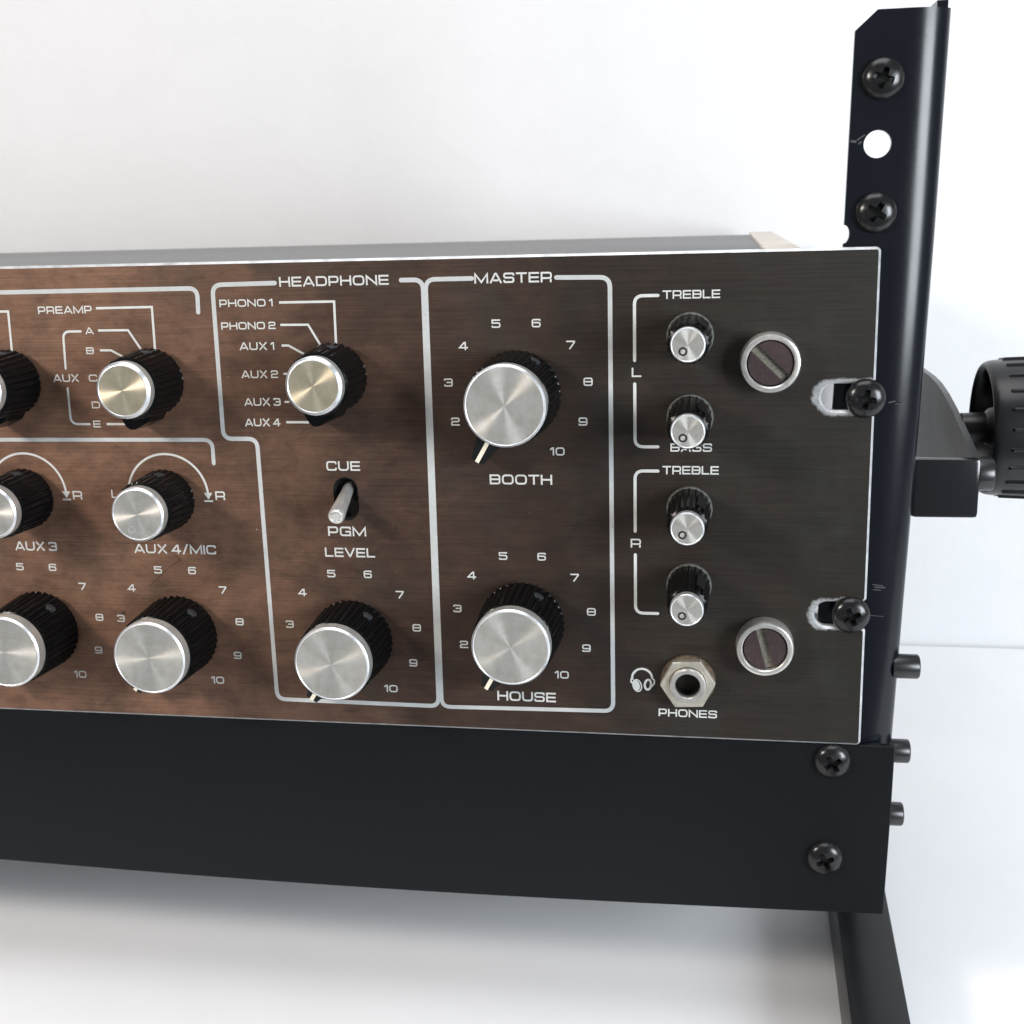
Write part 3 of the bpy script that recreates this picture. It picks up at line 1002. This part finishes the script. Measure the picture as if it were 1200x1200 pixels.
# slotted captive screws ---------------------------------------------------
def captive(cx, cz, ang):
    mb = MB()
    mb.lathe([(7.5, -.05), (7.6, -.5), (7.55, -4.6), (7.25, -5.2), (6.9, -5.35), (6.2, -5.3), (5.95, -5.05), (5.85, -4.4), (5.85, -3.4)], 72, 'Y', (cx, 0, cz))
    k = mb.build("captive_screw", M['nickel2'], mixer, (cx, 0, cz))
    hw, dep = 1.1, 1.0
    mb = MB()
    R_ = 5.55
    yt = -4.55
    ux, uz = math.cos(ang), math.sin(ang)
    vx, vz = -uz, ux
    def P(u, v, y): return (cx + ux * u + vx * v, y, cz + uz * u + vz * v)
    for sgn in (1, -1):
        a0 = math.asin(hw / R_)
        arc_ = [(R_ * math.cos(a), sgn * R_ * math.sin(a)) for a in [a0 + (math.pi - 2 * a0) * i / 20 for i in range(21)]]
        n = len(arc_)
        vs = [P(u, v, yt) for u, v in arc_] + [P(u, v, yt + dep + .4) for u, v in arc_]
        mb.add(vs, [tuple(range(n))] + [(i, (i + 1) % n, n + (i + 1) % n, n + i) for i in range(n)])
    mb.build("insert", M['insert'], k, (cx, yt, cz), smooth=0)
    mb = MB()
    vs = [P(u, v, yt + dep) for u, v in [(-5.6, -hw - .4), (5.6, -hw - .4), (5.6, hw + .4), (-5.6, hw + .4)]]
    mb.add(vs, [(0, 1, 2, 3)])
    mb.build("slot_floor", M['slotfloor'], k, (cx, yt, cz), smooth=0)
    mb = MB()
    mb.lathe([(0, -3.0), (5.84, -3.0)], 40, 'Y', (cx, 0, cz))
    mb.build("well", M['dark'], k, (cx, -3, cz), smooth=0)
    return k


captive(-26.3, 104.5, math.radians(-44))
captive(-26.1, 28.6, math.radians(-75))

# ------------------------------------------------------------------ the stand
base_pt = to_rack((-241, 30, 0))
stand = root("rack_stand", base_pt, "black steel desktop rack stand with tilting uprights, holding the brown mixer", "rack stand")


def bow(z):
    """sideways line of the rail's middle, mm"""
    xs = [(-60, -4.6), (0, -1.9), (37, -.7), (95, 1.3), (133, 2.4), (190, 3.6)]
    for (a, p), (b, q) in zip(xs[:-1], xs[1:]):
        if z <= b:
            return p + (q - p) * (z - a) / (b - a)
    return xs[-1][1]


def make_rail(mir=False):
    YF = TH + .05
    th = 1.8
    # flat front with its holes
    zs = [-50 + 232.5 * i / 24 for i in range(25)]
    left = [(-11.3, z) for z in zs]
    # small notch in the left edge
    notch = [(-11.3 + 1.4 * math.sin(math.radians(a)), 135.5 - 2.3 * math.cos(math.radians(a))) for a in range(0, 181, 20)]
    left = [p for p in left if not 132.5 < p[1] < 138.5]
    left = sorted(left + notch, key=lambda p: p[1])
    outl = left + [(-11.3, 183.0), (-6.3, 187.6)] + [(1.3, 187.6)] + [(1.3, z) for z in zs[::-1]]
    holes = [circle(-1.6 - bow(156.8), 156.8, 3.3)]
    vs, fs, flat = plate_mesh(outl, holes, th, 0.0, lambda x, y, z: (x + bow(z), y, z), YF)
    mb = MB()
    mb.add(vs, fs)
    # bend and side flange, swept
    prof = []
    Rx, Ry, X0, NB = 10.0, 6.0, 1.3, 18
    for i in range(NB + 1):
        a = math.radians(90 * i / NB)
        prof.append((X0 + Rx * math.sin(a), YF + Ry - Ry * math.cos(a)))
    prof.append((X0 + Rx, YF + 22))
    inner = [(X0 + Rx - th, YF + 22)] + [(X0 + (Rx - th) * math.sin(math.radians(90 * i / NB)), YF + Ry - (Ry - th) * math.cos(math.radians(90 * i / NB))) for i in range(NB, -1, -1)]
    loop = prof + inner
    n = len(loop)
    rows = zs + [187.6]
    vs = []
    for z in rows:
        for x, y in loop:
            vs.append((x + bow(z), y, z))
    fs = []
    for r in range(len(rows) - 1):
        for i in range(n):
            j = (i + 1) % n
            fs.append((r * n + i, r * n + j, (r + 1) * n + j, (r + 1) * n + i))
    for base in (0, (len(rows) - 1) * n):
        for i in range(len(prof) - 1):
            a, b = base + i, base + i + 1
            c, d = base + n - 1 - (i + 1), base + n - 1 - i
            fs.append((a, b, c, d))
    mb.add(vs, fs)
    # the flange stands a little taller than the front, with a small return lip
    bz = bow(187)
    mb.box(X0 + Rx - 2.6 + bz, X0 + Rx + bz - .01, YF + 10, YF + 22, 187.5, 190.3)
    if mir:
        mb.v = [(-PW - x, y, z) for x, y, z in mb.v]
    return mb.build("rail", M['paint'], stand, (0 if not mir else -PW, YF, 60), smooth=40)


make_rail()
make_rail(True)

# lower cross plate
zt, xr = -.35, 9.2
outl = [(-PW - 9.2, zt), (xr, zt), (xr - .25, -20), (xr - 1.0, -51.2)]
outl += [(x, -51.2 - 2.2 * math.sin(math.pi * min(1, max(0, (x - xr) / -300.0)))) for x in range(-20, -300, -20)] + [(-PW - 9.2, -51.2)]
outl = outl[::-1]
vs, fs, flat = plate_mesh(outl, [], 2.0, 0.2, lambda x, y, z: (x, y, z), 1.0)
mb = MB().add(vs, fs)
mb.build("cross_plate", M['matt'], stand, (-241, 1, -25), smooth=30)
mb = MB()
mb.box(-PW + 9, -9, 3.05, 16, -51.0, -49.2)


# pan head screws with a cross recess ---------------------------------------
def screw_mesh(R_, H):
    prof = [(0, -H), (R_ * .25, -H * .99), (R_ * .5, -H * .92), (R_ * .72, -H * .78), (R_ * .88, -H * .56), (R_ * .97, -H * .32), (R_, -H * .12), (R_, 0), (0, 0)]
    mb = MB().lathe(prof, 48, 'Y')
    me = bpy.data.meshes.new("screw_blank")
    me.from_pydata(mb.v, [], mb.f)
    bm = bmesh.new(); bm.from_mesh(me); bmesh.ops.remove_doubles(bm, verts=bm.verts[:], dist=1e-5); bmesh.ops.recalc_face_normals(bm, faces=bm.faces[:]); bm.to_mesh(me); bm.free()
    a = bpy.data.objects.new("screw_tmp", me)
    cut = bmesh.new()
    Lh, wd, dp = R_ * .52, R_ * .15, H * .85
    # cross-shaped tapering prism as one loop
    def loop(L_, w_):
        return [(L_, -w_ * .8), (L_, w_ * .8), (w_, w_), (w_ * .8, L_), (-w_ * .8, L_), (-w_, w_), (-L_, w_ * .8), (-L_, -w_ * .8), (-w_, -w_), (-w_ * .8, -L_), (w_ * .8, -L_), (w_, -w_)]
    top = [cut.verts.new((x, -H * 1.25, z)) for x, z in loop(Lh * 1.12, wd * 1.15)]
    bot = [cut.verts.new((x, -H + dp, z)) for x, z in loop(Lh * .62, wd * .85)]
    cut.faces.new(top); cut.faces.new(bot[::-1])
    for i in range(12):
        cut.faces.new((top[i], bot[i], bot[(i + 1) % 12], top[(i + 1) % 12]))
    bmesh.ops.recalc_face_normals(cut, faces=cut.faces[:])
    cm = bpy.data.meshes.new("cut"); cut.to_mesh(cm); cut.free()
    b = bpy.data.objects.new("cut_tmp", cm)
    COL.objects.link(a); COL.objects.link(b)
    md = a.modifiers.new("b", 'BOOLEAN'); md.operation = 'DIFFERENCE'; md.object = b; md.solver = 'EXACT'
    dg = bpy.context.evaluated_depsgraph_get()
    res = bpy.data.meshes.new_from_object(a.evaluated_get(dg))
    out = MB()
    out.v = [tuple(v.co) for v in res.vertices]
    out.f = [tuple(p.vertices) for p in res.polygons]
    out.mi = [0] * len(out.f)
    for o in (a, b):
        bpy.data.objects.remove(o)
    return out


sm = screw_mesh(5.0, 2.7)
# thin wear ring where the head seats
scr = None
spots = [(-1.0, TH - .0, 171.9, 18), (-1.4, TH - .0, 140.6, 32), (-2.35, 0, 94.9, 8), (-3.9, 0, 37.3, -22), (-7.2, 1.0, -5.2, -33), (-8.3, 1.0, -34.6, -24)]
for i, (x, y, z, r) in enumerate(spots):
    if scr is None:
        mb = MB(); mb.v = [(v[0] + x, v[1] + y, v[2] + z) for v in sm.v]; mb.f = sm.f; mb.mi = sm.mi
        scr = mb.build("screw", M['screw'], stand, (x, y, z), smooth=30)
        scr.rotation_euler = (0, math.radians(r), 0)
    else:
        copy_part(scr, stand, (x, y, z), math.radians(r))
for i, (x, z) in enumerate([(-1.0, 171.9), (-1.4, 140.6)]):
    pass

# scuffs on the rail
for pts, w in (([(-8.0, 157.7), (-6.6, 157.5)], .55), ([(-6.5, 157.8), (-5.3, 158.7), (-4.6, 159.0)], .35), ([(-6.1, 156.9), (-5.4, 157.5)], .4), ([(3.6, 93.3), (5.4, 93.7)], .35), ([(5.2, 92.9), (7.6, 93.2)], .25),
               ([(1.7, 44.8), (4.4, 44.5)], .3), ([(2.2, 44.1), (5.0, 44.0)], .4), ([(1.9, 43.4), (3.9, 43.3)], .3), ([(1.0, 36.2), (4.8, 36.0)], .2)):
    mb = MB()
    ribbon(mb, pts, w, TH - .02)
    mb.build("scuff_mark", M['scuff'], stand, (pts[0][0], TH, pts[0][1]), smooth=0)

# side bolts through the rail flange
def bolt(x0, x1, y, z, r, mat='bolt'):
    mb = MB()
    mb.lathe([(0, x0), (r, x0), (r, x1 - .7), (r - .3, x1 - .2), (r - .8, x1), (1.9, x1), (1.6, x1 - 1.2), (0, x1 - 1.2)], 40, 'X', (0, y, z))
    return mb.build("bolt", M[mat], stand, (x0, y, z))
bolt(8.5, 15.6, 8.2, 20.2, 3.35)
bolt(8.5, 14.2, 8.2, -4.7, 3.3)
bolt(7.5, 13.3, 8.2, -23.8, 3.3)

# inner uprights of the base, feet (laid flat on the table)
for sx in (0, 1):
    def fx(x): return x if not sx else -PW - x
    mb = MB()
    x0, x1 = sorted((fx(-1.5), fx(6.5)))
    mb.box(x0, x1, 27, 62, -52, 92, .6)
    mb.build("upright_bar", M['gloss'], stand, (fx(2), 16, 0))
    mb = MB()
    x0, x1 = sorted((fx(-.4), fx(16.2)))
    mb.box(x0, x1, -170, 262, .6, 20.0, 1.2)
    mb.v = [tuple(to_rack(v)) for v in mb.v]
    mb.build("foot", M['cheek'], stand, to_rack((fx(7), 20, 0)))
    mb = MB()
    x0, x1 = sorted((fx(-1.4), fx(6.6)))
    mb.box(x0, x1, 46, 60, 20.05, 47, .5)
    mb.v = [tuple(to_rack(v)) for v in mb.v]
    mb.build("foot_post", M['gloss'], stand, to_rack((fx(3), 12, 20)))

# pivot bracket with its side cheek
mb = MB()
mb.box(12.9, 30.3, 18, 22, 59.3, 75.7, 1.3)
br = mb.build("pivot_bracket", M['gloss'], stand, (20, 18, 66))
prof = [(20.1, 59.4), (20.1, 75.6), (36, 79.2), (55, 83.1), (70, 85.6), (84, 87.0), (97, 87.4), (125, 87.0), (150, 85), (235, 84), (240, 76), (240, 22), (60, 52)]
prof = rounded(prof, 1.5, True, 3)
mb = MB()
n = len(prof)
mb.add([(28.5, y, z) for y, z in prof] + [(30.3, y, z) for y, z in prof], [tuple(range(n)), tuple(range(2 * n - 1, n - 1, -1))] + [(i, (i + 1) % n, n + (i + 1) % n, n + i) for i in range(n)])
mb.build("cheek", M['cheek'], br, (29.4, 20, 66), smooth=25)
bolt(30.35, 34.6, 23.5, 70.6, 4.6)

# hand knob
hx, hy, hz = 35.8, 50.0, 78.6
def knobr(r, a, t):
    if r < 19.0 or not 5.0 < a < 20.5:
        return r
    u = (t * 22 / (2 * math.pi)) % 1.0
    k = abs(u - .5) * 2
    if k < .2:
        return r + .7 * math.sqrt(1 - (k / .2) ** 2)
    return r
prof = [(8.2, 8.0), (15.8, 8.0), (16.6, 1.6), (17.0, .6), (17.6, .1), (18.3, .15), (18.9, .7), (19.3, 1.7), (19.5, 3.0), (19.6, 4.6), (19.65, 5.2), (19.9, 12), (19.7, 19.8), (19.4, 21), (18.4, 22.3), (16, 22.8), (0, 22.8)]
mb = MB()
mb.lathe(prof, 22 * 30, 'X', (hx, hy, hz), rfun=knobr)
hk = mb.build("hand_knob", M['plastic'], stand, (hx, hy, hz), smooth=32)
mb = MB()
mb.lathe([(0, -5.4), (4.3, -5.4), (4.5, 1.0), (5.6, 2.0), (8.6, 8.1)], 40, 'X', (hx, hy, hz))
mb.build("hub", M['plastic'], hk, (hx, hy, hz))
print("built")
